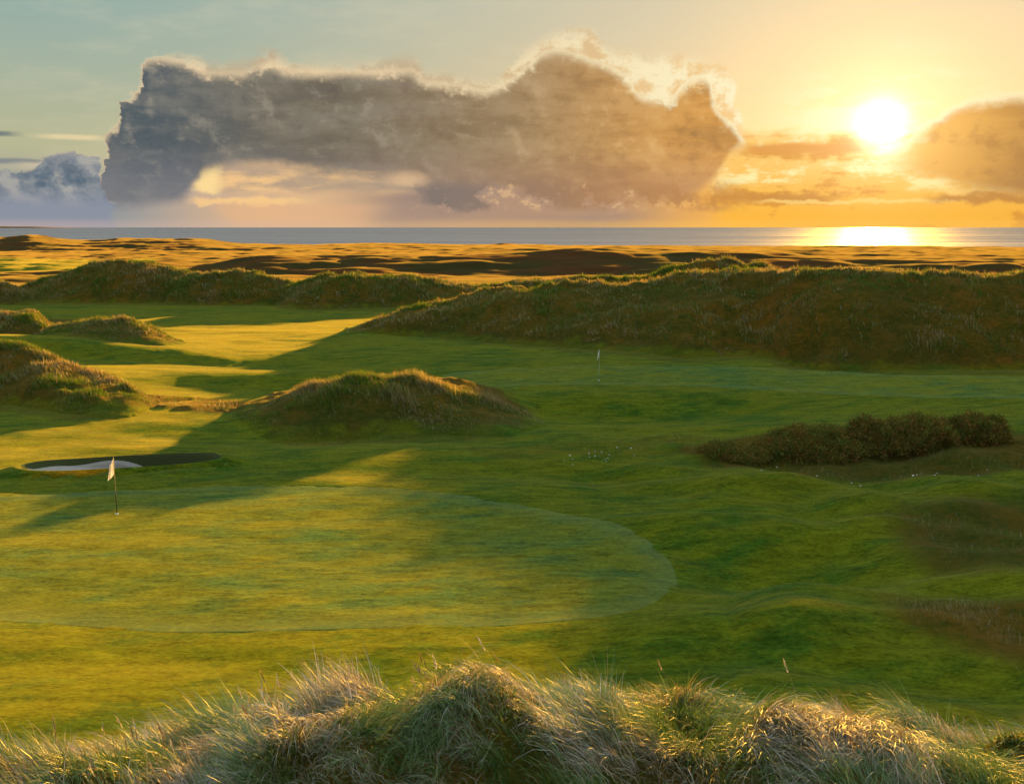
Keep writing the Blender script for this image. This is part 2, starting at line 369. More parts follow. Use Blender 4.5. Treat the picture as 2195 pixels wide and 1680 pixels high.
# smooth mown swells belong to the ground
R([(-400, 712), (0, 720), (130, 724), (300, 740), (450, 752), (600, 767), (700, 776)], [(-400, 84), (700, 80)], 4.5, 10, 1.1, 1.3, k='swell', ends=.05)
R([(200, 800), (260, 786), (400, 781), (550, 780), (700, 780), (830, 784), (900, 800)], [(200, 75), (900, 75)], 4.5, 7, 1.1, 1.3, k='swell', ends=.05)
R([(880, 850), (950, 837), (1290, 838), (1600, 842), (1900, 858), (2195, 870), (2600, 880)], [(880, 62), (2600, 61)], 4, 22, 1.2, 1.0, k='swell', ends=.05)
R([(1350, 940), (1480, 921), (1700, 918), (1850, 922), (2195, 940), (2600, 940)], [(1350, 54), (2600, 52)], 3.5, 8, 1.4, 1.2, k='swell', ends=.05)
R([(-500, 925), (0, 931), (100, 936), (200, 950), (300, 958), (380, 961), (500, 957), (620, 953), (760, 962)], [(-500, 53), (760, 50)], 4.5, 5, 1.2, 1.4, k='swell', ends=.05)
R([(420, 990), (520, 973), (700, 980), (830, 992), (960, 997), (1100, 1012), (1200, 1030)], [(420, 46.5), (1200, 44.5)], 3.5, 3.5, 1.4, 1.4, k='swell', ends=.05)
R([(1000, 1100), (1120, 1074), (1300, 1078), (1480, 1086), (1620, 1084), (1710, 1094), (1790, 1120)], [(1000, 38.5), (1790, 36.5)], 6.0, 5, 1.3, 1.3, k='swell', ends=.04)
R([(1720, 1110), (1850, 1078), (2000, 1062), (2195, 1070), (2500, 1060)], [(1720, 38), (2500, 38)], 11, 10, 1.1, 1.3, k='swell', ends=.05)
R([(1500, 1335), (1600, 1292), (1700, 1276), (1870, 1264), (2000, 1276), (2100, 1292), (2195, 1312), (2400, 1350)], [(1500, 25), (2400, 24)], 5.5, 4.5, 1.5, 1.3, k='swell', ends=.06, lift=-.42)
R([(600, 548), (1100, 545), (1250, 540), (1700, 548), (1900, 556), (2600, 556)], 330, 60, 60, 1.2, 1.2, k='swell', ends=.1)
R([(-800, 505), (-200, 503), (0, 509), (70, 503), (125, 511), (185, 515), (260, 512), (420, 512), (520, 522), (640, 525), (800, 522), (1000, 525), (1097, 524), (1250, 528), (1400, 528), (1547, 534),
   (1700, 531), (1850, 527), (2000, 528), (2057, 535), (2147, 532), (2195, 534), (3200, 532)], 850, 160, 140, 1.1, 1.2, k='swell', ends=.3)
RL[-1].far = True

# bunker pit, defined in the world
BX, BYc, BA, BB, BROT = -17.4, 42.7, 4.4, 1.35, math.radians(13)
def bunker_q(x, y):
    dx, dy = x - BX, y - BYc
    c, s = math.cos(BROT), math.sin(BROT)
    a = (dx * c + dy * s) / BA; b = (-dx * s + dy * c) / BB
    return np.sqrt(a * a + b * b) + .05 * np.sin(4 * np.arctan2(b, a) + 1)

def ground_h(x, y):
    """height of the ground sheet (everything but the dunes)"""
    b = base0(x, y)
    r = np.hypot(x, y)
    sw = np.zeros_like(b)
    for g in RL:
        if g.kind == 'swell':
            hh = g.h(x, y, b)
            sw = np.maximum(sw, hh) + .0 * np.minimum(sw, hh)
    n = fbm(x / 14, y / 9, 3, 5) * .16 * sst(r, 14, 26) * (1 - .5 * sst(r, 100, 200))
    n += fbm(x / 8 + y / 10, y / 3.4, 2, 15) * .10 * sst(r, 14, 20)
    far = sst(r, 170, 300)
    n += sst(x, 0, 8) * sst(y, 17, 24) * (1 - sst(y, 46, 54)) * fbm(x / 6.5 + 3, y / 4.5, 2, 201) * .95
    for hx, hy, ra, rb, hd in ((-14, 66.5, 10, 4.2, .95), (-18, 76, 9, 3.2, .6), (7, 56.5, 13, 3.2, .8), (-9, 49.5, 9, 2.2, .35), (2, 42.2, 7, 2.0, .35)):
        n -= hd * np.exp(-((x - hx) / ra) ** 2 - ((y - hy) / rb) ** 2)
    n += far * (np.abs(fbm(x / 60, y / 38, 4, 21)) * 2.3 - .3) * (1 - .35 * sst(r, 500, 800))
    n += far * fbm(x / 18, y / 16, 3, 33) * .35
    n += sst(r, 600, 700) * fbm(x / 25, y / 25, 3, 39) * .5
    z = b + sw + n
    # keep the putting green calm and softly rolling
    q = bunker_q(x, y)
    z = z + .28 * sst(q, 1.35, 1.02) * (q > 1.0) + .28 * (q <= 1.0)
    pit = 1 - sst(q, .86, 1.0)
    lo = sst((x - BX) / BA * .5 + .5, .12, .58)
    z = z - (.26 + .60 * lo) * pit
    return z

HUMMOCKS = [(-.42, 10.1, .34, .95), (-2.5, 10.0, .25, .5), (-1.5, 9.2, .2, .5), (1.7, 10.2, .18, .6), (3.2, 10.3, .25, .6), (-4.6, 9.5, .25, .7)]
DUNES = [g for g in RL if g.kind in ('dune', 'fore')]
def dune_h(g, x, y):
    x, y = np.broadcast_arrays(np.asarray(x, float), np.asarray(y, float))
    d = g.h(x, y, None); k = d > .01
    out = np.zeros(x.shape)
    if k.any(): out[k] = d[k] + dune_rel(g, x[k], y[k]) * sst(d[k], .0, .9)
    return out
def dune_rel(g, x, y):
    if g.kind == 'fore':
        rel = sum(hh * np.exp(-((x - hx) ** 2 + ((y - hy) * .8) ** 2) / rad ** 2) for hx, hy, hh, rad in HUMMOCKS)
        rel = rel + fbm(x / 2.0, y / 1.7, 3, 61) * .42 + fbm(x / .8, y / .7, 2, 65) * .12
    else:
        rel = (fbm(x / 6, y / 5, 3, 71) * 1.5 + np.abs(fbm(x / 2.3, y / 2.1, 3, 81)) * 1.1 - .2) * g.relief
    return rel

def build_grid():
    TH = np.concatenate([np.arange(-180, -60, 4.0), np.arange(-60, -31, .8), np.arange(-31, 31, .072), np.arange(31, 60, .8), np.arange(60, 180, 4.0)])
    TH = np.radians(TH)
    RR = np.concatenate([[.05], np.exp(np.arange(math.log(1.2), math.log(1250), .0068))])
    T, Rr = np.meshgrid(TH, RR)
    return Rr * np.sin(T), Rr * np.cos(T)
def grid_faces(nr, nc, mask=None, wrap=True):
    i = np.arange(nr - 1)[:, None]; j = np.arange(nc if wrap else nc - 1)[None, :]
    j2 = (j + 1) % nc
    f = np.stack([(i * nc + j) + 0 * j2, (i * nc + j2), ((i + 1) * nc + j2), ((i + 1) * nc + j)], -1).reshape(-1, 4)
    return f
def mesh_from(name, V, Fq, mat, smooth=True, attrs=None, parent=None, tri=False):
    """one mesh object from numpy arrays"""
    me = bpy.data.meshes.new(name); k = Fq.shape[1]
    me.vertices.add(len(V)); me.vertices.foreach_set('co', np.ascontiguousarray(V, dtype=np.float32).ravel())
    me.loops.add(Fq.size); me.loops.foreach_set('vertex_index', np.ascontiguousarray(Fq, dtype=np.int32).ravel())
    me.polygons.add(len(Fq)); me.polygons.foreach_set('loop_start', np.arange(0, Fq.size, k, dtype=np.int32))
    me.polygons.foreach_set('loop_total', np.full(len(Fq), k, dtype=np.int32))
    if smooth: me.polygons.foreach_set('use_smooth', np.ones(len(Fq), dtype=bool))
    me.update(calc_edges=True)
    for an, dat in (attrs or {}).items():
        if dat.ndim == 1:
            a = me.attributes.new(an, 'FLOAT', 'POINT'); a.data.foreach_set('value', dat.astype(np.float32))
        else:
            a = me.attributes.new(an, 'FLOAT_COLOR', 'POINT')
            c4 = np.ones((len(dat), 4), np.float32); c4[:, :3] = dat; a.data.foreach_set('color', c4.ravel())
    if mat: me.materials.append(mat)
    o = bpy.data.objects.new(name, me); COL.objects.link(o)
    if parent: o.parent = parent
    return o
def tag(o, label=None, cat=None, group=None, kind=None):
    if label: o['label'] = label
    if cat: o['category'] = cat
    if group: o['group'] = group
    if kind: o['kind'] = kind
    return o

# ------------------------------------------------------------------ materials
def new_mat(name):
    m = bpy.data.materials.new(name); m.use_nodes = True; m.cycles.use_bump_map_correction = False
    nt = m.node_tree; nt.nodes.clear()
    out = nt.nodes.new('ShaderNodeOutputMaterial')
    return m, nt, out
def turf_shader(nt, out, dif, trl, tilt=1.0, lean=(0, 0, 0), trw=.45, sheen=0.15, scale=900.):
    """grass cover: the shading normal of each sample is that of one blade in the sward"""
    geo = nt.nodes.new('ShaderNodeNewGeometry')
    wn = nt.nodes.new('ShaderNodeTexWhiteNoise'); wn.noise_dimensions = '3D'
    sc = nt.nodes.new('ShaderNodeVectorMath'); sc.operation = 'SCALE'; sc.inputs['Scale'].default_value = scale
    nt.links.new(geo.outputs['Position'], sc.inputs[0]); nt.links.new(sc.outputs[0], wn.inputs['Vector'])
    sub = nt.nodes.new('ShaderNodeVectorMath'); sub.operation = 'SUBTRACT'; sub.inputs[1].default_value = (.5, .5, .5)
    nt.links.new(wn.outputs['Color'], sub.inputs[0])
    s2 = nt.nodes.new('ShaderNodeVectorMath'); s2.operation = 'SCALE'; s2.inputs['Scale'].default_value = 2 * tilt
    nt.links.new(sub.outputs[0], s2.inputs[0])
    ad = nt.nodes.new('ShaderNodeVectorMath'); ad.operation = 'ADD'
    nt.links.new(geo.outputs['Normal'], ad.inputs[0]); nt.links.new(s2.outputs[0], ad.inputs[1])
    nm = nt.nodes.new('ShaderNodeVectorMath'); nm.operation = 'NORMALIZE'; nt.links.new(ad.outputs[0], nm.inputs[0])
    d = nt.nodes.new('ShaderNodeBsdfDiffuse'); t = nt.nodes.new('ShaderNodeBsdfTranslucent')
    for b, c in ((d, dif), (t, trl)):
        nt.links.new(nm.outputs[0], b.inputs['Normal'])
        if isinstance(c, tuple): b.inputs[0].default_value = (*c, 1)
        else: nt.links.new(c, b.inputs[0])
    mx = nt.nodes.new('ShaderNodeMixShader'); mx.inputs[0].default_value = trw
    nt.links.new(d.outputs[0], mx.inputs[1]); nt.links.new(t.outputs[0], mx.inputs[2])
    last = mx.outputs[0]
    if sheen:
        sh = nt.nodes.new('ShaderNodeBsdfSheen'); sh.inputs['Color'].default_value = (sheen, sheen * .85, sheen * .5, 1); sh.inputs['Roughness'].default_value = .35
        a2 = nt.nodes.new('ShaderNodeAddShader'); nt.links.new(last, a2.inputs[0]); nt.links.new(sh.outputs[0], a2.inputs[1]); last = a2.outputs[0]
    nt.links.new(last, out.inputs[0])
def pos_xyz(nt):
    geo = nt.nodes.new('ShaderNodeNewGeometry'); s = nt.nodes.new('ShaderNodeSeparateXYZ'); nt.links.new(geo.outputs['Position'], s.inputs[0])
    return geo.outputs['Position'], [E(nt, s.outputs[i]) for i in range(3)]
def attr(nt, n):
    a = nt.nodes.new('ShaderNodeAttribute'); a.attribute_name = n; return a
def turf_mat(name, A, B, tA, tB, tilt=1.1, trw=.45, sheen=.12, mow=0.0, rough_to=None, rim=False):
    m, nt, out = new_mat(name)
    p, (x, y, z) = pos_xyz(nt)
    big = noise(nt, p, .11, 4, .55)
    streak = noise(nt, comb(nt, x * .35 + y * .12, y * 1.0 - x * .25, 0), .9, 6, .62)
    fine = noise(nt, comb(nt, x * 1.4, y * 3.2, z), 3.2, 5, .7)
    f = (big * .35 + streak * .55 + fine * .30)
    f = f.ss(.46, .68)
    c = mixc(nt, f, A, B); t = mixc(nt, f, tA, tB)
    g1 = noise(nt, comb(nt, x * .55, y * 1.2, z), 11., 3, .7); g2 = noise(nt, comb(nt, x * .3 + y * .1, y, z), 3.4, 4, .7)
    gr = (g1 * .6 + g2 * .6 - .6) * 3.0 + 1.0
    gr = gr.max(.45).min(1.6)
    def mul(cc):
        v = nt.nodes.new('ShaderNodeVectorMath'); v.operation = 'SCALE'; nt.links.new(cc, v.inputs[0]); nt.links.new(gr.s, v.inputs['Scale']); return v.outputs[0]
    c = mul(c); t = mul(t)
    if rim:
        ra = E(nt, attr(nt, 'rim').outputs['Fac']); c = mixc(nt, ra * .30, c, (.13, .19, .08)); t = mixc(nt, ra * .25, t, (.5, .4, .02))
    if mow:
        st = (x * .42 + y * .9)._m('SINE', (x * .42 + y * .9) * mow).ss(-.25, .25)
        c = mixc(nt, st * .22, c, (A[0] * .6, A[1] * .75, A[2] * .7))
    if rough_to:
        ra = E(nt, attr(nt, 'rough').outputs['Fac'])
        rn = noise(nt, comb(nt, x, y, z * 2), .55, 8, .68)
        rf = noise(nt, comb(nt, x, y * 1.6, z * 2), 2.6, 6, .75)
        k = (ra + (rn - .5) * .8 * ra).ss(.25, .75)
        rc = mixc(nt, (rn * .5 + rf * .5).ss(.38, .62), rough_to[0], rough_to[1])
        rc = mixc(nt, rf.ss(.55, .75) * .6, rc, rough_to[2])
        rt = mixc(nt, (rn * .5 + rf * .5).ss(.38, .62), rough_to[3], rough_to[4])
        rc = mixc(nt, noise(nt, comb(nt, x, y, z), .075, 3, .5).ss(.45, .60) * .55, rc, (.028, .052, .010))
        hea = y.ss(170, 260); hn = noise(nt, comb(nt, x * .6, y, 0), .05, 5, .6)
        rc = mixc(nt, hea, rc, mixc(nt, hn.ss(.42, .6), (.026, .026, .006), (.060, .024, .007)))
        rt = mixc(nt, hea, rt, mixc(nt, hn.ss(.42, .6), (.13, .070, .002), (.27, .070, .002)))
        c = mixc(nt, k, c, rc); t = mixc(nt, k, t, rt)
    turf_shader(nt, out, c, t, tilt, trw=trw, sheen=sheen)
    return m

ROUGH = ((.030, .050, .007), (.120, .075, .012), (.19, .11, .026), (.20, .12, .003), (.56, .21, .004))
M = {}
M['ground'] = turf_mat('turf_ground', (.030, .092, .010), (.105, .140, .008), (.20, .18, .002), (.66, .37, .002), rough_to=ROUGH, sheen=.07)
M['green'] = turf_mat('turf_green', (.056, .128, .036), (.130, .158, .018), (.30, .21, .002), (.74, .43, .002), tilt=1.0, sheen=.03, mow=0, rim=True)
M['dune'] = turf_mat('turf_dune', (.028, .05, .010), (.10, .085, .020), (.08, .09, .004), (.20, .14, .008), rough_to=ROUGH, sheen=.04)

def blade_mat(name, trw=.45, spec=True):
    m, nt, out = new_mat(name)
    a = attr(nt, 'tint')
    d = nt.nodes.new('ShaderNodeBsdfDiffuse'); t = nt.nodes.new('ShaderNodeBsdfTranslucent')
    nt.links.new(a.outputs['Color'], d.inputs[0])
    tc = mixc(nt, 1.0, a.outputs['Color'], (1.3, 1.15, .55), 'MULTIPLY'); nt.links.new(tc, t.inputs[0])
    mx = nt.nodes.new('ShaderNodeMixShader'); mx.inputs[0].default_value = trw
    nt.links.new(d.outputs[0], mx.inputs[1]); nt.links.new(t.outputs[0], mx.inputs[2])
    last = mx.outputs[0]
    if spec:
        g = nt.nodes.new('ShaderNodeBsdfGlossy'); g.inputs['Roughness'].default_value = .42
        m2 = nt.nodes.new('ShaderNodeMixShader'); m2.inputs[0].default_value = .045
        nt.links.new(last, m2.inputs[1]); nt.links.new(g.outputs[0], m2.inputs[2]); last = m2.outputs[0]
    nt.links.new(last, out.inputs[0]); return m
M['blade'] = blade_mat('grass_blade', trw=.24)
M['tuft'] = blade_mat('grass_tuft', spec=False)

# ------------------------------------------------------------------ build ground, dunes
GX, GY = build_grid(); NR, NC = GX.shape
GZ = ground_h(GX, GY)
def poly_field(x, y, poly):
    P_ = np.asarray(poly, float); lo, hi = P_.min(0) - 12, P_.max(0) + 12
    k = (x > lo[0]) & (x < hi[0]) & (y > lo[1]) & (y < hi[1]); out = np.full(x.shape, -12.)
    if k.any(): out[k] = _poly_field(x[k], y[k], poly)
    return out
def _poly_field(x, y, poly):
    """signed distance-ish (metres, + inside) to a polygon given in world XY"""
    P_ = np.asarray(poly, float); n = len(P_)
    inside = np.zeros(x.shape, bool); dmin = np.full(x.shape, 1e9)
    for i in range(n):
        x1, y1 = P_[i]; x2, y2 = P_[(i + 1) % n]
        ex, ey = x2 - x1, y2 - y1
        t = np.clip(((x - x1) * ex + (y - y1) * ey) / (ex * ex + ey * ey + 1e-12), 0, 1)
        dmin = np.minimum(dmin, np.hypot(x - x1 - t * ex, y - y1 - t * ey))
        c = ((y1 > y) != (y2 > y)) & (x < (x2 - x1) * (y - y1) / (y2 - y1 + 1e-12) + x1)
        inside ^= c
    return np.where(inside, dmin, -dmin)
def gpt(px, py, z=0.0):
    """photo pixel -> world XY on the level z"""
    a, y, zz = ray(px, py); t = (z - CAMZ) / zz
    return float(a * t), float(y * t)
def smooth_closed(P_, n=240):
    P_ = np.asarray(P_, float); k = len(P_); t = np.arange(n) / n * k
    i = t.astype(int); f = (t - i)[:, None]
    p0, p1, p2, p3 = (P_[(i + d) % k] for d in (-1, 0, 1, 2))
    return .5 * ((2 * p1) + (-p0 + p2) * f + (2 * p0 - 5 * p1 + 4 * p2 - p3) * f ** 2 + (-p0 + 3 * p1 - 3 * p2 + p3) * f ** 3)

GREEN = smooth_closed([gpt(*q) for q in [(-450, 1130), (-150, 1075), (200, 1052), (500, 1041), (800, 1046), (1050, 1072), (1250, 1110), (1380, 1152), (1448, 1215), (1430, 1275), (1330, 1330), (1100, 1352), (800, 1362), (400, 1362), (100, 1345), (-250, 1320), (-480, 1240)]])
GREEN2 = smooth_closed([gpt(px, py, .1) for px, py in [(900, 812), (1000, 798), (1280, 790), (1600, 790), (2000, 804), (2300, 815), (2300, 850), (2000, 850), (1600, 833), (1250, 828), (980, 828)]])
rough = np.zeros_like(GX)
rr = np.hypot(GX, GY)
rough = np.maximum(rough, sst(rr, 168, 185))
FAIR_FAR = [gpt(*q, z=-3.2) for q in [(-300, 540), (100, 545), (330, 552), (330, 575), (-300, 585)]]
def rpoly(pts, z=0., soft=.8):
    global rough
    f = poly_field(GX, GY, [gpt(a, b, z) for a, b in pts]); rough = np.maximum(rough, sst(f, -soft, soft))
rpoly([(1440, 965), (1600, 940), (1900, 930), (2400, 930), (2700, 990), (2400, 1020), (2195, 1020), (1800, 1020), (1520, 1000)], soft=1.6)
rpoly([(1860, 1100), (2000, 1075), (2300, 1070), (2700, 1100), (2700, 1250), (2195, 1265), (2000, 1240), (1900, 1180)], soft=2.6)
rpoly([(250, 840), (420, 840), (560, 868), (520, 885), (380, 880), (250, 866)])
rpoly([(0, 690), (160, 690), (330, 715), (260, 735), (0, 730)], z=-1.)
rpoly([(1880, 1290), (2400, 1310), (2400, 1480), (2100, 1430), (1900, 1370)], soft=1.8)
rough = np.maximum(rough, sst(16.5 - GY + fbm(GX / 2, GY / 2, 2, 3) * 2, -.6, .8) * (GY > -100))
OWNED = np.zeros(GX.shape, int)
for g in DUNES:
    if g.kind == 'dune':
        d = g.h(GX, GY, base0(GX, GY)); rough = np.maximum(rough, sst(d + fbm(GX / 1.5, GY / 1.5, 3, 9) * .3, -.05, .7) * .9); OWNED |= (d > .02)
for g in DUNES:
    if g.kind != 'dune': continue
    wf0, wb0, e0, ex0 = g.wf, g.wb, g.ends, g.ext
    g.wf = (lambda u, w=wf0: w(u) * 1.25) if callable(wf0) else wf0 * 1.45; g.wb = wb0 * 1.2; g.ends = e0 * 1.6
    d2 = g.h(GX, GY, None); g.wf, g.wb, g.ends, g.ext = wf0, wb0, e0, ex0
    rough = np.maximum(rough, sst(d2 + fbm(GX / 3, GY / 2, 3, 19) * .35, .0, .5) * .50)
semi = poly_field(GX, GY, [gpt(*q) for q in [(950, 950), (1250, 940), (1480, 925), (2400, 925), (2700, 1260), (2195, 1265), (1850, 1090), (1500, 1072), (1200, 1045), (1050, 1000)]])
rough = np.maximum(rough, sst(semi, -1, 1) * .42)
rough = np.where((GY < 45) & (GY > 18), rough * .78, rough)
rough = rough * (1 - sst(poly_field(GX, GY, FAIR_FAR), -8, 8) * .9)
V = np.stack([GX, GY, GZ], -1).reshape(-1, 3); FQ = grid_faces(NR, NC)
dipg = np.maximum(sst(poly_field(GX, GY, GREEN), .12, .6), sst(poly_field(GX, GY, GREEN2), .2, 1.0)).ravel() * .08
V[:, 2] -= dipg
V[:, 2] -= (.5 * sst(bunker_q(GX, GY), 1.16, 1.04)).ravel()
V[:, 2] += (rough * (1 - (OWNED > 0)) * sst(rr, 17, 22) * (1 - sst(rr, 90, 130)) * (fbm(GX / 1.6, GY / 1.4, 3, 211) * .14 + fbm(GX / 5, GY / 4, 2, 215) * .22)).ravel()
GZ = V[:, 2].reshape(GX.shape) + dipg.reshape(GX.shape)
go = mesh_from('ground', V, FQ, M['ground'], attrs={'rough': rough.ravel()}); tag(go, kind='structure')

TOT = GZ.copy(); OWN = np.full(GX.shape, -1)
for gi, g in enumerate(DUNES):
    d = dune_h(g, GX, GY)
    inn = d > 0.02
    z = np.where(inn, GZ + d, GZ - .06)
    up = z > TOT; TOT = np.where(up, z, TOT); OWN = np.where(up & inn, gi, OWN)
    fm = inn.ravel()[FQ].any(1); f = FQ[fm]
    ids, inv = np.unique(f, return_inverse=True); inv = inv.reshape(f.shape)
    VV = V[ids].copy(); VV[:, 2] = z.ravel()[ids]
    o = mesh_from('dune', VV, inv, M['ground'] if g.kind == 'dune' else M['dune'], attrs={'rough': rough.ravel()[ids] if g.kind == 'dune' else np.full(len(ids), .8)})
    tag(o, kind='structure')

def patch(name, outline, mat, off, rings=70, hf=None, attrs=None):
    """a sheet following the ground inside a closed outline"""
    hf = hf or ground_h
    P_ = np.asarray(outline); c = P_.mean(0); n = len(P_)
    t = np.concatenate([np.linspace(.004, 1, rings - 1)[:-1], [.9985, 1.]])[:, None, None]
    XY = c + (P_[None] - c) * t
    x, y = XY[..., 0], XY[..., 1]
    z = hf(x, y) + off
    z[-1] -= off + .004
    Vp = np.stack([x, y, z], -1).reshape(-1, 3)
    f = grid_faces(rings, n)
    o = mesh_from(name, Vp, f, mat, attrs={'rim': sst(_poly_field(Vp[:, 0], Vp[:, 1], P_), 1.5, .0)} if name == 'putting_green' else None)
    return o
g1 = patch('putting_green', GREEN, M['green'], .001, 110); tag(g1, kind='structure')
g2 = patch('putting_green', GREEN2, M['green'], .001); tag(g2, kind='structure')

# ------------------------------------------------------------------ bunker sand
m, nt, out = new_mat('bunker_sand')
p, (x_, y_, z_) = pos_xyz(nt)
b = nt.nodes.new('ShaderNodeBsdfDiffuse')
nt.links.new(mixc(nt, noise(nt, p, 3., 6, .6), (.13, .12, .115), (.22, .20, .185)), b.inputs[0]); nt.links.new(b.outputs[0], out.inputs[0]); M['sand'] = m
th = np.linspace(0, 2 * np.pi, 120, endpoint=False); c_, s_ = math.cos(BROT), math.sin(BROT)
ell = np.stack([BX + .90 * (BA * np.cos(th) * c_ - BB * np.sin(th) * s_), BYc + .90 * (BA * np.cos(th) * s_ + BB * np.sin(th) * c_)], -1)
tag(patch('bunker_sand', ell, M['sand'], .02, 30), kind='structure')

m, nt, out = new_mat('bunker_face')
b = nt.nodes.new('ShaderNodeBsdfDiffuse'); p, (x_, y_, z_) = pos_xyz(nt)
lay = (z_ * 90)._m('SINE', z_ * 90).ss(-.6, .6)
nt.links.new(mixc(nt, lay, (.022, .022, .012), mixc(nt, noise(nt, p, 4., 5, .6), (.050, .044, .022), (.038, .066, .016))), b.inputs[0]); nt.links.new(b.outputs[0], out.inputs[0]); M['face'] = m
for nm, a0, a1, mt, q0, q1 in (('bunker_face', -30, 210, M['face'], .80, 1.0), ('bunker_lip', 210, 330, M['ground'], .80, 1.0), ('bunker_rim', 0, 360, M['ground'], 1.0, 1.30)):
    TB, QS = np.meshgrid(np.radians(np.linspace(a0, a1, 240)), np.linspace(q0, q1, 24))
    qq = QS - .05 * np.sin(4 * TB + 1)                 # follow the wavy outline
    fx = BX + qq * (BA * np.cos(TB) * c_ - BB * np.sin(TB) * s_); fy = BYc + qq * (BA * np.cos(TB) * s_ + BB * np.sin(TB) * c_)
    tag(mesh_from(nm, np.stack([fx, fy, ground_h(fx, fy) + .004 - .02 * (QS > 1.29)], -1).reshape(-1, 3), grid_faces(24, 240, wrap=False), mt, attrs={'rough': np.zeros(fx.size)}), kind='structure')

# ------------------------------------------------------------------ sea
m, nt, out = new_mat('sea_water')
p, (x_, y_, z_) = pos_xyz(nt)
pb = nt.nodes.new('ShaderNodeBsdfPrincipled'); pb.inputs['Base Color'].default_value = (.07, .085, .11, 1)
pb.inputs['Roughness'].default_value = .17; pb.inputs['IOR'].default_value = 1.33
pb.inputs['Specular IOR Level'].default_value = .32
rg = noise(nt, comb(nt, x_ * .12, y_, 7), .006, 7, .65); nt.links.new((rg.ss(.38, .62) * .26 + .22).s, pb.inputs['Roughness'])
w1 = noise(nt, comb(nt, x_ * .35, y_, 0), .05, 8, .65)
w2 = noise(nt, comb(nt, x_ * .5, y_, 3), .012, 5, .6)
bp = nt.nodes.new('ShaderNodeBump'); bp.inputs['Strength'].default_value = .22; bp.inputs['Distance'].default_value = 2.0
nt.links.new((w1 + w2 * 1.5).s, bp.inputs['Height']); nt.links.new(bp.outputs[0], pb.inputs['Normal']); sd_ = nt.nodes.new('ShaderNodeBsdfDiffuse'); sd_.inputs[0].default_value = (.10, .12, .15, 1); sm = nt.nodes.new('ShaderNodeMixShader'); sm.inputs[0].default_value = .62
nt.links.new(pb.outputs[0], sm.inputs[1]); nt.links.new(sd_.outputs[0], sm.inputs[2]); nt.links.new(sm.outputs[0], out.inputs[0])
SEA = -14.5
xs = np.linspace(-14000, 14000, 60); ys = np.concatenate([[-3000, 0], np.geomspace(600, 8000, 60)])
X, Y = np.meshgrid(xs, ys)
so = mesh_from('sea', np.stack([X, Y, 0 * X + SEA], -1).reshape(-1, 3), grid_faces(len(ys), len(xs), wrap=False), m); tag(so, kind='structure')

# far headland on the left horizon
hx = np.linspace(-5200, -3050, 80); hy = np.linspace(-120, 120, 9); HX, HY = np.meshgrid(hx, hy)
env = np.clip(1 - ((HY) / 120) ** 2, 0, 1) * sst(-3050 - HX, 0, 900)
HZ = SEA - 1 + env * (15 + 6 * fbm(HX / 300, HY / 200, 4, 91))
tag(mesh_from('headland', np.stack([HX, HY + 7400, HZ], -1).reshape(-1, 3), grid_faces(9, 80, wrap=False), M['dune'], attrs={'rough': np.full(HX.size, .8)}), kind='structure')

# ------------------------------------------------------------------ grass blades
from math import pi
def total_h(x, y):
    z = ground_h(x, y); z0 = z.copy()
    for g in DUNES: z = np.maximum(z, z0 + dune_h(g, x, y))
    return z
def blades(name, x, y, z, L, W, az, lean, tint, mat, seg=3, tipcol=None, curl=1.0):
    """ribbon blades: root at x,y,z; length L, width W, bending towards az by lean (0..1+)"""
    n = len(x); t = np.linspace(0, 1, seg + 1)[None, :]
    ang = (lean[:, None] * (.35 + curl * t)) ; ang = np.clip(ang, 0, 2.3)
    ds = L[:, None] / seg
    hx = np.concatenate([np.zeros((n, 1)), np.cumsum(np.sin(ang[:, :-1]) * ds, 1)], 1)
    hz = np.concatenate([np.zeros((n, 1)), np.cumsum(np.cos(ang[:, :-1]) * ds, 1)], 1)
    cx = x[:, None] + hx * np.sin(az)[:, None]; cy = y[:, None] + hx * np.cos(az)[:, None]; cz = z[:, None] + hz
    fa = rng.uniform(0, pi, n)                           # blade face direction
    wx = np.cos(fa)[:, None]; wy = np.sin(fa)[:, None]
    w = W[:, None] * .5 * (1 - t ** 1.6 * .92)
    Lf = np.stack([cx - wx * w, cy - wy * w, cz], -1); Rt = np.stack([cx + wx * w, cy + wy * w, cz], -1)
    Vv = np.stack([Lf, Rt], 2).reshape(-1, 3)           # n,(seg+1),2
    base = (np.arange(n) * (seg + 1) * 2)[:, None]; k = np.arange(seg)[None, :] * 2
    f = np.stack([base + k, base + k + 1, base + k + 3, base + k + 2], -1).reshape(-1, 4)
    tt = np.repeat(tint[:, None, :], (seg + 1) * 2, 1).reshape(-1, 3)
    return Vv, f, tt
def join(parts):
    off = 0; Vs, Fs, Ts = [], [], []
    for v, f, t in parts: Vs.append(v); Fs.append(f + off); Ts.append(t); off += len(v)
    return np.concatenate(Vs), np.concatenate(Fs), np.concatenate(Ts)
def pick_tint(n, fdry, seed=0):
    """natural blade colours, from green to straw; fdry is the share of dry blades"""
    r = np.random.default_rng(seed)
    G = np.array([[.05, .11, .018], [.08, .13, .025], [.04, .085, .028]]); D = np.array([[.22, .20, .155], [.17, .14, .09], [.12, .085, .048], [.27, .262, .235]])
    dry = r.random(n) < fdry
    c = np.where(dry[:, None], D[r.integers(0, len(D), n)], G[r.integers(0, len(G), n)])
    return c * r.uniform(.75, 1.25, (n, 1))

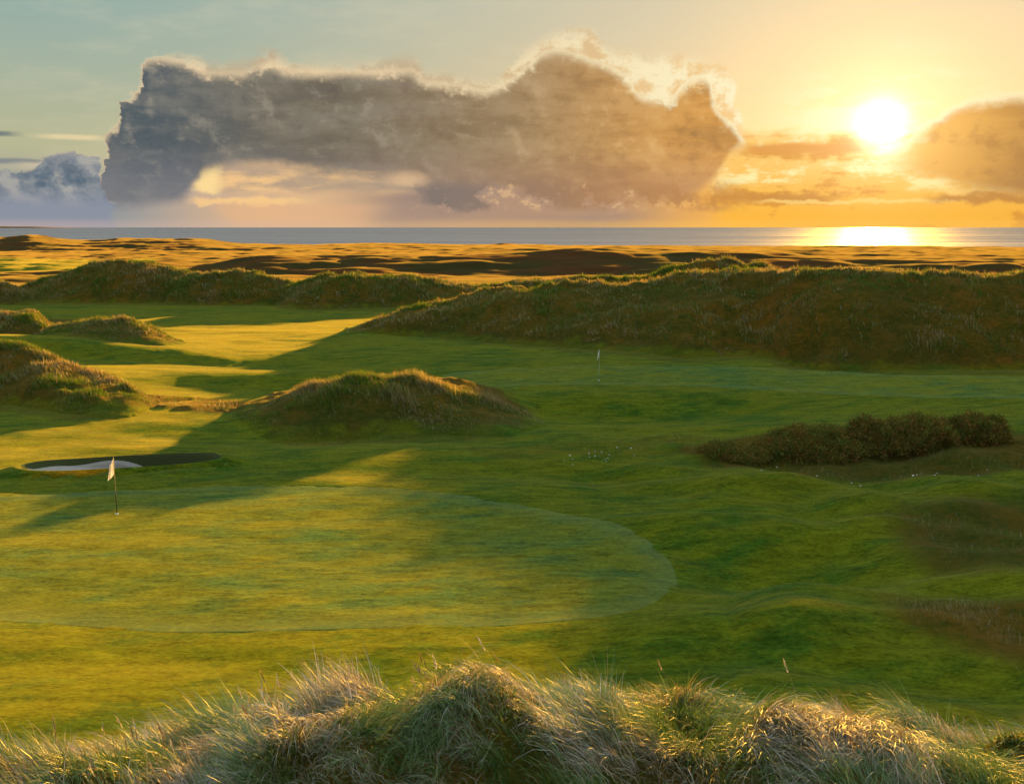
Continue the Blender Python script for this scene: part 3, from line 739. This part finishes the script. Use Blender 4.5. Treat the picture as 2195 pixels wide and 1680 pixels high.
def scatter_fore():
    # tussocks over the foreground dune
    parts = []
    n = 5200
    # even density in the picture: polar sampling biased to the camera
    th = np.radians(rng.uniform(-36, 36, n)); r = np.exp(rng.uniform(math.log(3.6), math.log(17.5), n))
    x, y = r * np.sin(th), r * np.cos(th)
    keep = dune_h(DUNES[0], x, y) > .05
    x, y, r = x[keep], y[keep], r[keep]; n = len(x)
    field = fbm(x / 1.6, y / 1.6, 3, 101)                    # patchiness
    size = np.clip(.95 + field * 1.3 + rng.normal(0, .25, n), .35, 1.9)
    wind = math.radians(225) + fbm(x / 1.8, y / 1.5, 3, 111) * 3.6
    dryf = np.clip(.36 + fbm(x / 1.7, y / 1.4, 3, 121) * 1.9, .04, .97)
    nb = 56
    X = np.repeat(x, nb); Y = np.repeat(y, nb); S = np.repeat(size, nb); N = len(X)
    rad = np.abs(rng.normal(0, .11, N)) * S; a = rng.uniform(0, 2 * pi, N)
    dx, dy = rad * np.cos(a), rad * np.sin(a); X = X + dx; Y = Y + dy
    Z = total_h(X, Y) - .03
    L = S * rng.uniform(.24, .54, N)
    W = rng.uniform(.0035, .008, N) * np.repeat(np.clip(r / 8, .8, 1.4), nb)
    out_az = np.arctan2(dx, dy)
    wz = np.repeat(wind, nb) + rng.normal(0, .35, N)
    # blend the outward splay with the wind
    vx = np.sin(wz) * 1.2 + np.sin(out_az) * .6; vy = np.cos(wz) * 1.2 + np.cos(out_az) * .6
    az = np.arctan2(vx, vy); lean = rng.uniform(.8, 1.9, N) + rad * 1.2 + np.repeat(np.clip(fbm(x / 1.2, y / 1.2, 2, 171) * 1.5, -.3, .7), nb)
    T = pick_tint(N, np.repeat(dryf, nb), 5)
    parts.append(blades('b', X, Y, Z, L, W, az, lean, T, None, seg=4))
    # low thatch filling the gaps
    n = 90000
    th = np.radians(rng.uniform(-36, 36, n)); r = np.exp(rng.uniform(math.log(3.6), math.log(20), n))
    x, y = r * np.sin(th), r * np.cos(th); keep = dune_h(DUNES[0], x, y) > .0; x, y, r = x[keep], y[keep], r[keep]; n = len(x)
    wind = math.radians(225) + fbm(x / 1.8, y / 1.5, 3, 111) * 3.6 + rng.normal(0, .5, n)
    parts.append(blades('b', x, y, total_h(x, y) - .02, rng.uniform(.15, .4, n), rng.uniform(.005, .010, n) * np.clip(r / 8, .8, 1.5), wind, rng.uniform(.8, 1.7, n), pick_tint(n, np.clip(.40 + fbm(x / 1.7, y / 1.4, 3, 121) * 1.8, .05, .95), 6), None, seg=3))
    # upright flowering stalks along the crest
    n = 120
    th = np.radians(np.where(rng.random(n) < .7, rng.uniform(-26, -4, n), rng.uniform(-33, 33, n))); x = np.sin(th) * 10; 
    u = np.tan(th); D = smooth_interp(u, DUNES[0].u, DUNES[0].D) + rng.normal(.2, .7, n)
    cl = fbm(u * 9, D * 0, 3, 181) > -.05; u, D = u[cl], D[cl]; n = len(u)
    x, y = u * D, D
    az = math.radians(285) + rng.normal(0, .5, n)
    L = rng.uniform(.35, .66, n); lean = rng.uniform(.15, .6, n); T = pick_tint(n, 1.0, 8); z = total_h(x, y) - .02
    parts.append(blades('s', x, y, z, L, np.full(n, .004), az, lean, T, None, seg=5))
    # seed heads: a fatter spindle at the tip of each stalk
    t = 1.0; seg = 5; tt = np.linspace(0, 1, seg + 1)[None, :]; ang = lean[:, None] * (.35 + tt)
    hx = (np.sin(ang[:, :-1]) * L[:, None] / seg).sum(1); hz = (np.cos(ang[:, :-1]) * L[:, None] / seg).sum(1)
    sx, sy, sz = x + hx * np.sin(az), y + hx * np.cos(az), z + hz
    for k in range(5):
        parts.append(blades('h', sx - .02 * k * np.sin(az) * lean, sy - .02 * k * np.cos(az) * lean, sz - .02 * k, np.full(n, .10), np.full(n, .016), az + rng.normal(0, .3, n), lean * 1.5 + .1 * k, T * .95, None, seg=2))
    v, f, t = join(parts)
    return mesh_from('marram_grass', v, f, M['blade'], smooth=False, attrs={'tint': t})
if DBG != 'nograss':
    o = scatter_fore(); tag(o, 'wind combed pale marram grass covering the foreground dune', 'grass', kind='stuff')

def scatter_far():
    """tufts on the distant dunes and the rough, coarser the farther they stand"""
    parts = []
    def add(x, y, nb, Lr, Wm, dryf, leanr=(.2, 1.0), wsig=.8, seed=1, ls=None):
        r = np.hypot(x, y); X = np.repeat(x, nb) ; Y = np.repeat(y, nb); N = len(X)
        rs = np.repeat(r, nb); spread = .10 + rs * .0012
        X = X + rng.normal(0, 1, N) * spread; Y = Y + rng.normal(0, 1, N) * spread
        Z = total_h(X, Y) - .03
        L = rng.uniform(*Lr, N); W = Wm * rng.uniform(.6, 1.3, N) * np.clip(rs / 50, .5, 3.)
        if ls is not None: L = L * np.repeat(ls, nb)
        az = math.radians(255) + rng.normal(0, wsig, N)
        parts.append(blades('t', X, Y, Z, L, W, az, rng.uniform(*leanr, N), pick_tint(N, np.repeat(dryf, nb), seed) * np.array([1.0, .88, .68]), None, seg=2))
    # dunes
    for gi, g in enumerate(DUNES):
        if g.kind != 'dune': continue
        D0 = float(np.mean(g.D)); lo, hi = max(g.u[0], -.62), min(g.u[-1], .62)
        wf = 24 if callable(g.wf) else g.wf
        n = int(9000 * (hi - lo) / .25) if D0 < 70 else int(6500 * (hi - lo) / .25)
        u = rng.uniform(lo, hi, n)
        # concentrate on the crest, where tufts cut the silhouette
        Dc = smooth_interp(u, g.u, g.D); off = np.where(rng.random(n) < .25, rng.normal(0, .6, n) * (D0 / 60), rng.uniform(-wf, g.wb * .25, n))
        y = Dc + off; x = u * y
        dh = dune_h(g, x, y); cl = fbm(x / 2.2, y / 2.2, 3, 141 + gi)
        k = (dh > .12) & (rng.random(n) < .70 + 2.4 * cl); x, y, dh, cl = x[k], y[k], dh[k], cl[k]
        ls = np.clip(dh / 1.2, .3, 1) * np.clip(.85 + cl * 2.4, .35, 2.0)
        dr = np.clip(.38 + fbm(x / 6, y / 6, 3, 131 + gi) * .9, .05, .9)
        s = 1.0 if D0 < 110 else 1.25
        add(x, y, 7, (.14 * s, .42 * s), .022, dr, leanr=(.3, 1.5), wsig=1.2, seed=20 + gi, ls=ls)
    # rough between the swells (right side), and along the back of the near strip
    n = 70000
    th = np.radians(rng.uniform(-31, 31, n)); r = np.exp(rng.uniform(math.log(17), math.log(75), n))
    x, y = r * np.sin(th), r * np.cos(th)
    from_grid_t = np.degrees(th)
    # look the rough mask up on the polar grid
    TH = np.degrees(np.arctan2(GX[1], GY[1])); RRr = np.hypot(GX[:, 0], GY[:, 0])
    j = np.clip(np.searchsorted(TH, from_grid_t), 0, NC - 1); i = np.clip(np.searchsorted(RRr, r), 0, NR - 1)
    rv = rough[i, j]; k = (rng.random(n) < (rv - .22) * 1.7) & (OWN[i, j] < 0) & (rng.random(n) < .55 + 1.1 * fbm(x / 3, y / 3, 3, 151))
    x, y, rv = x[k], y[k], rv[k]; dr = np.clip(.30 + fbm(x / 5, y / 5, 3, 161) * 1.0, .03, .9)
    add(x, y, 6, (.08, .34), .014, dr, leanr=(.4, 1.4), wsig=1.2, seed=60, ls=np.clip(rv * 1.3, .3, 1))
    v, f, t = join(parts)
    return mesh_from('dune_grass', v, f, M['tuft'], smooth=False, attrs={'tint': t})
if DBG != 'nograss':
    o = scatter_far(); tag(o, 'rough tussock grass scattered over the distant dunes and banks', 'grass', kind='stuff')

# ------------------------------------------------------------------ flags
def simple_mat(name, c, rough=.5, tr=0.0):
    m, nt, out = new_mat(name)
    n = noise(nt, pos_xyz(nt)[0], 9., 4, .6)
    pb = nt.nodes.new('ShaderNodeBsdfPrincipled'); nt.links.new(mixc(nt, n, tuple(k * .85 for k in c), c), pb.inputs['Base Color']); pb.inputs['Roughness'].default_value = rough
    last = pb.outputs[0]
    if tr:
        t = nt.nodes.new('ShaderNodeBsdfTranslucent'); t.inputs[0].default_value = (*c, 1); mx = nt.nodes.new('ShaderNodeMixShader'); mx.inputs[0].default_value = tr
        nt.links.new(last, mx.inputs[1]); nt.links.new(t.outputs[0], mx.inputs[2]); last = mx.outputs[0]
    nt.links.new(last, out.inputs[0]); return m
M['cloth'] = simple_mat('flag_cloth', (.80, .78, .74), .8, .4)
M['cloth_dull'] = simple_mat('flag_cloth_dull', (.6, .6, .48), .8, .3)
M['pole_dark'] = simple_mat('pole_dark', (.03, .045, .03), .45)
M['pole_light'] = simple_mat('pole_pale', (.22, .24, .14), .45)
M['cup'] = simple_mat('cup_rim', (.75, .75, .72), .5)
def lathe(rs, zs, n=16):
    t = np.arange(n) / n * 2 * pi
    V = np.array([[r * math.cos(a), r * math.sin(a), z] for r, z in zip(rs, zs) for a in t])
    return V, grid_faces(len(rs), n)
def flagstick(loc, label, H=2.13, flag_h=.62, flag_w=.42, pole='pole_dark', rz=0.0, cloth='cloth'):
    root = bpy.data.objects.new('golf_flag', None); COL.objects.link(root); root.location = loc; root.rotation_euler = (0, 0, rz)
    root.empty_display_size = .3
    tag(root, label, 'golf flag', 'flags on the putting greens')
    V_, f_ = lathe([.004, .017, .017, .012, .012, .004], [-.1, -.1, .9, .92, H, H + .012]); mesh_from('pole', V_, f_, M[pole], parent=root)
    V_, f_ = lathe([.054, .057, .057, .054], [-.1, -.1, .004, .004], 24); mesh_from('hole_cup', V_, f_, M['cup'], parent=root)
    # hanging cloth with folds, gathered under its own weight
    nu, nv = 26, 22; U, Vv = np.meshgrid(np.linspace(0, 1, nu), np.linspace(0, 1, nv))
    sag = U ** .8
    gather = 1 - .52 * (1 - Vv * .25)
    X = -U * flag_w * gather * (.55 + .45 * Vv)
    Yf = .05 * np.sin(U * 11 + Vv * 2.0) * (.3 + U) 
    Z = H - .02 - Vv * flag_h * (1 + .1 * U) - sag * .26 * (1 - .2 * Vv)
    o = mesh_from('flag', np.stack([X - .012, Yf, Z], -1).reshape(-1, 3), grid_faces(nv, nu, wrap=False), M[cloth], parent=root)
    s = o.modifiers.new('Solidify', 'SOLIDIFY'); s.thickness = .003
    return root
x0, y0 = gpt(251, 1103); z0 = float(ground_h(np.array([x0]), np.array([y0]))[0])
flagstick((x0, y0, z0 + .02), 'white flag hanging on a dark pole in the shaded part of the near green')
x0, y0 = gpt(1284, 818, .1); z0 = float(ground_h(np.array([x0]), np.array([y0]))[0])
flagstick((x0, y0, z0 + .02), 'small pale flag on the far green in front of the right dune bank', pole='pole_light', rz=.6, flag_w=.3, flag_h=.45, cloth='cloth_dull')

# ------------------------------------------------------------------ shrubs
M['leaf'] = blade_mat('shrub_leaf', trw=.3, spec=False)
m, nt, out = new_mat('shrub_wood'); b = nt.nodes.new('ShaderNodeBsdfDiffuse')
nt.links.new(mixc(nt, noise(nt, pos_xyz(nt)[0], 20., 4, .6), (.05, .035, .02), (.12, .085, .05)), b.inputs[0]); nt.links.new(b.outputs[0], out.inputs[0]); M['wood'] = m
def shrub(pxc, pyb, D, wpx, hpx, label, seed, depth=1.0, nl=22000, tone=0):
    r = np.random.default_rng(seed)
    X0, _ = pt(pxc, pyb, D); W = wpx * D / F; H = hpx * D / F * 1.02; X0 = float(X0)
    zb = float(total_h(np.array([X0]), np.array([float(D)]))[0])
    root = bpy.data.objects.new('shrub', None); COL.objects.link(root); root.location = (X0, D, zb - .05)
    tag(root, label, 'shrub', 'low dark shrubs on the right')
    # foliage: leaf-sized faces on many small sprays through a lumpy dome
    ns = nl // 22
    a = r.uniform(0, 2 * pi, ns); q = np.sqrt(r.random(ns)) 
    sx, sy = q * np.cos(a), q * np.sin(a)
    dome = np.sqrt(np.clip(1 - q ** 2, 0, 1)) ** .8
    lum = .86 + fbm(sx * 2.2 + seed, sy * 2.0, 3, seed) * .38
    sz = dome * lum * r.uniform(.30, 1.0, ns) ** .45
    px_, py_, pz_ = sx * W / 2, sy * W * .28 * depth, np.maximum(sz * H, .03)
    px_ += 0; n = ns * 22
    P_ = np.stack([np.repeat(px_, 22), np.repeat(py_, 22), np.repeat(pz_, 22)], -1) + r.normal(0, 1, (n, 3)) * np.array([.11, .11, .09])
    # follow the ground
    gx = P_[:, 0] + X0; gy = P_[:, 1] + D
    P_[:, 2] += total_h(gx, gy) - zb
    P_[:, 2] = np.maximum(P_[:, 2], total_h(gx, gy) - zb + .02)
    d1 = r.normal(0, 1, (n, 3)); d1[:, 2] = np.abs(d1[:, 2]) + .3; d1 /= np.linalg.norm(d1, axis=1)[:, None]
    d2 = np.cross(d1, r.normal(0, 1, (n, 3))); d2 /= np.linalg.norm(d2, axis=1)[:, None]
    l = r.uniform(.05, .12, n)[:, None]; w = l * .5
    v = np.stack([P_, P_ + d1 * l * .5 + d2 * w * .5, P_ + d1 * l, P_ + d1 * l * .5 - d2 * w * .5], 1).reshape(-1, 3)
    f = np.arange(n * 4).reshape(-1, 4)
    cols = np.array([[.055, .075, .016], [.105, .075, .022], [.125, .066, .020], [.075, .095, .018]])
    cl = np.repeat(cols[r.integers(0, 4, ns)] * r.uniform(.7, 1.4, (ns, 1)), 22, 0) * r.uniform(.7, 1.3, (n, 1))
    mesh_from('foliage', v, f, M['leaf'], smooth=False, attrs={'tint': np.repeat(cl, 4, 0)}, parent=root)
    # stems: tapered, forking from the base
    Vs, Fs = [], []; off = 0
    for k in range(26):
        i = r.integers(0, ns); b0 = np.array([px_[i] * .55 + r.normal(0, .1), py_[i] * .5, -.05 + float(total_h(np.array([X0 + px_[i] * .55]), np.array([D + py_[i] * .5]))[0]) - zb]); tip = np.array([px_[i], py_[i], pz_[i] * .95 + b0[2]])
        ts = np.linspace(0, 1, 6); mid = (b0 + tip) / 2 + r.normal(0, .12, 3)
        c = ((1 - ts) ** 2)[:, None] * b0 + (2 * ts * (1 - ts))[:, None] * mid + (ts ** 2)[:, None] * tip
        rad = .03 * (1 - ts * .8); aa = np.arange(6) / 6 * 2 * pi
        ring = c[:, None, :] + rad[:, None, None] * np.stack([np.cos(aa), np.sin(aa), 0 * aa], -1)[None]
        Vs.append(ring.reshape(-1, 3)); Fs.append(grid_faces(6, 6) + off); off += 36
    mesh_from('stem', np.concatenate(Vs), np.concatenate(Fs), M['wood'], parent=root)
    return root
if DBG != 'nograss':
    shrub(1925, 998, 46.0, 250, 88, 'tallest dark russet shrub of the mound on the right, in the middle of its row', 11, nl=44000)
    shrub(2085, 995, 46.5, 150, 72, 'rounded dark shrub at the right end of the russet shrub row', 12, nl=26000)
    shrub(1740, 998, 45.5, 260, 54, 'low sloping russet shrub left of the tallest shrub', 13, nl=34000)
    shrub(1580, 990, 45.0, 170, 26, 'flat straggling shrub at the left end of the russet shrub row', 14, nl=16000)

# small white flowers in the rough
def flowers():
    n = 150; r = np.random.default_rng(4)
    x = []; y = []
    for cx_, cy_, sx_, k in ((1290, 968, 42, 18), (2030, 1010, 90, 8), (1750, 1020, 90, 6)):
        for _ in range(k):
            a, b_ = gpt(cx_ + r.normal(0, sx_), cy_ + r.normal(0, 6), .2); x.append(a); y.append(b_)
    x, y = np.array(x), np.array(y); z = total_h(x, y) + r.uniform(.08, .2, len(x))
    Vs, Fs = [], []; off = 0
    for X_, Y_, Z_ in zip(x, y, z):
        s = r.uniform(.025, .045); c = np.array([X_, Y_, Z_])
        t = np.arange(6) / 6 * 2 * pi
        ring = c + s * np.stack([np.cos(t), np.sin(t) * .7, .3 + 0 * t], -1); ring2 = c + s * .4 * np.stack([np.cos(t), np.sin(t), 0 * t], -1)
        Vs.append(np.concatenate([ring2, ring])); Fs.append(grid_faces(2, 6) + off); off += 12
    return mesh_from('wildflowers', np.concatenate(Vs), np.concatenate(Fs), M['cloth'], smooth=False)
o = flowers(); tag(o, 'tiny white wildflowers dotted through the rough near the shrubs', 'flowers', kind='stuff')

# ------------------------------------------------------------------ air
if DBG != 'nohaze' and HAZE > 0:
    m = bpy.data.materials.new('haze'); m.use_nodes = True; nt = m.node_tree; nt.nodes.clear()
    out = nt.nodes.new('ShaderNodeOutputMaterial'); pv = nt.nodes.new('ShaderNodeVolumePrincipled')
    pv.inputs['Color'].default_value = (.98, .70, .36, 1); pv.inputs['Density'].default_value = HAZE; pv.inputs['Anisotropy'].default_value = .72
    nt.links.new(pv.outputs[0], out.inputs['Volume'])
    x0, x1, y0, y1, z0, z1 = -14100, 14100, -3100, 8100, -18.5, 45
    V_ = np.array([[x, y, z] for z in (z0, z1) for x, y in ((x0, y0), (x1, y0), (x1, y1), (x0, y1))], float)
    f_ = np.array([[0, 3, 2, 1], [4, 5, 6, 7], [0, 1, 5, 4], [1, 2, 6, 5], [2, 3, 7, 6], [3, 0, 4, 7]])
    o = mesh_from('haze', V_, f_, m, smooth=False); tag(o, 'thin warm evening haze over the course and the sea', 'haze', kind='stuff')
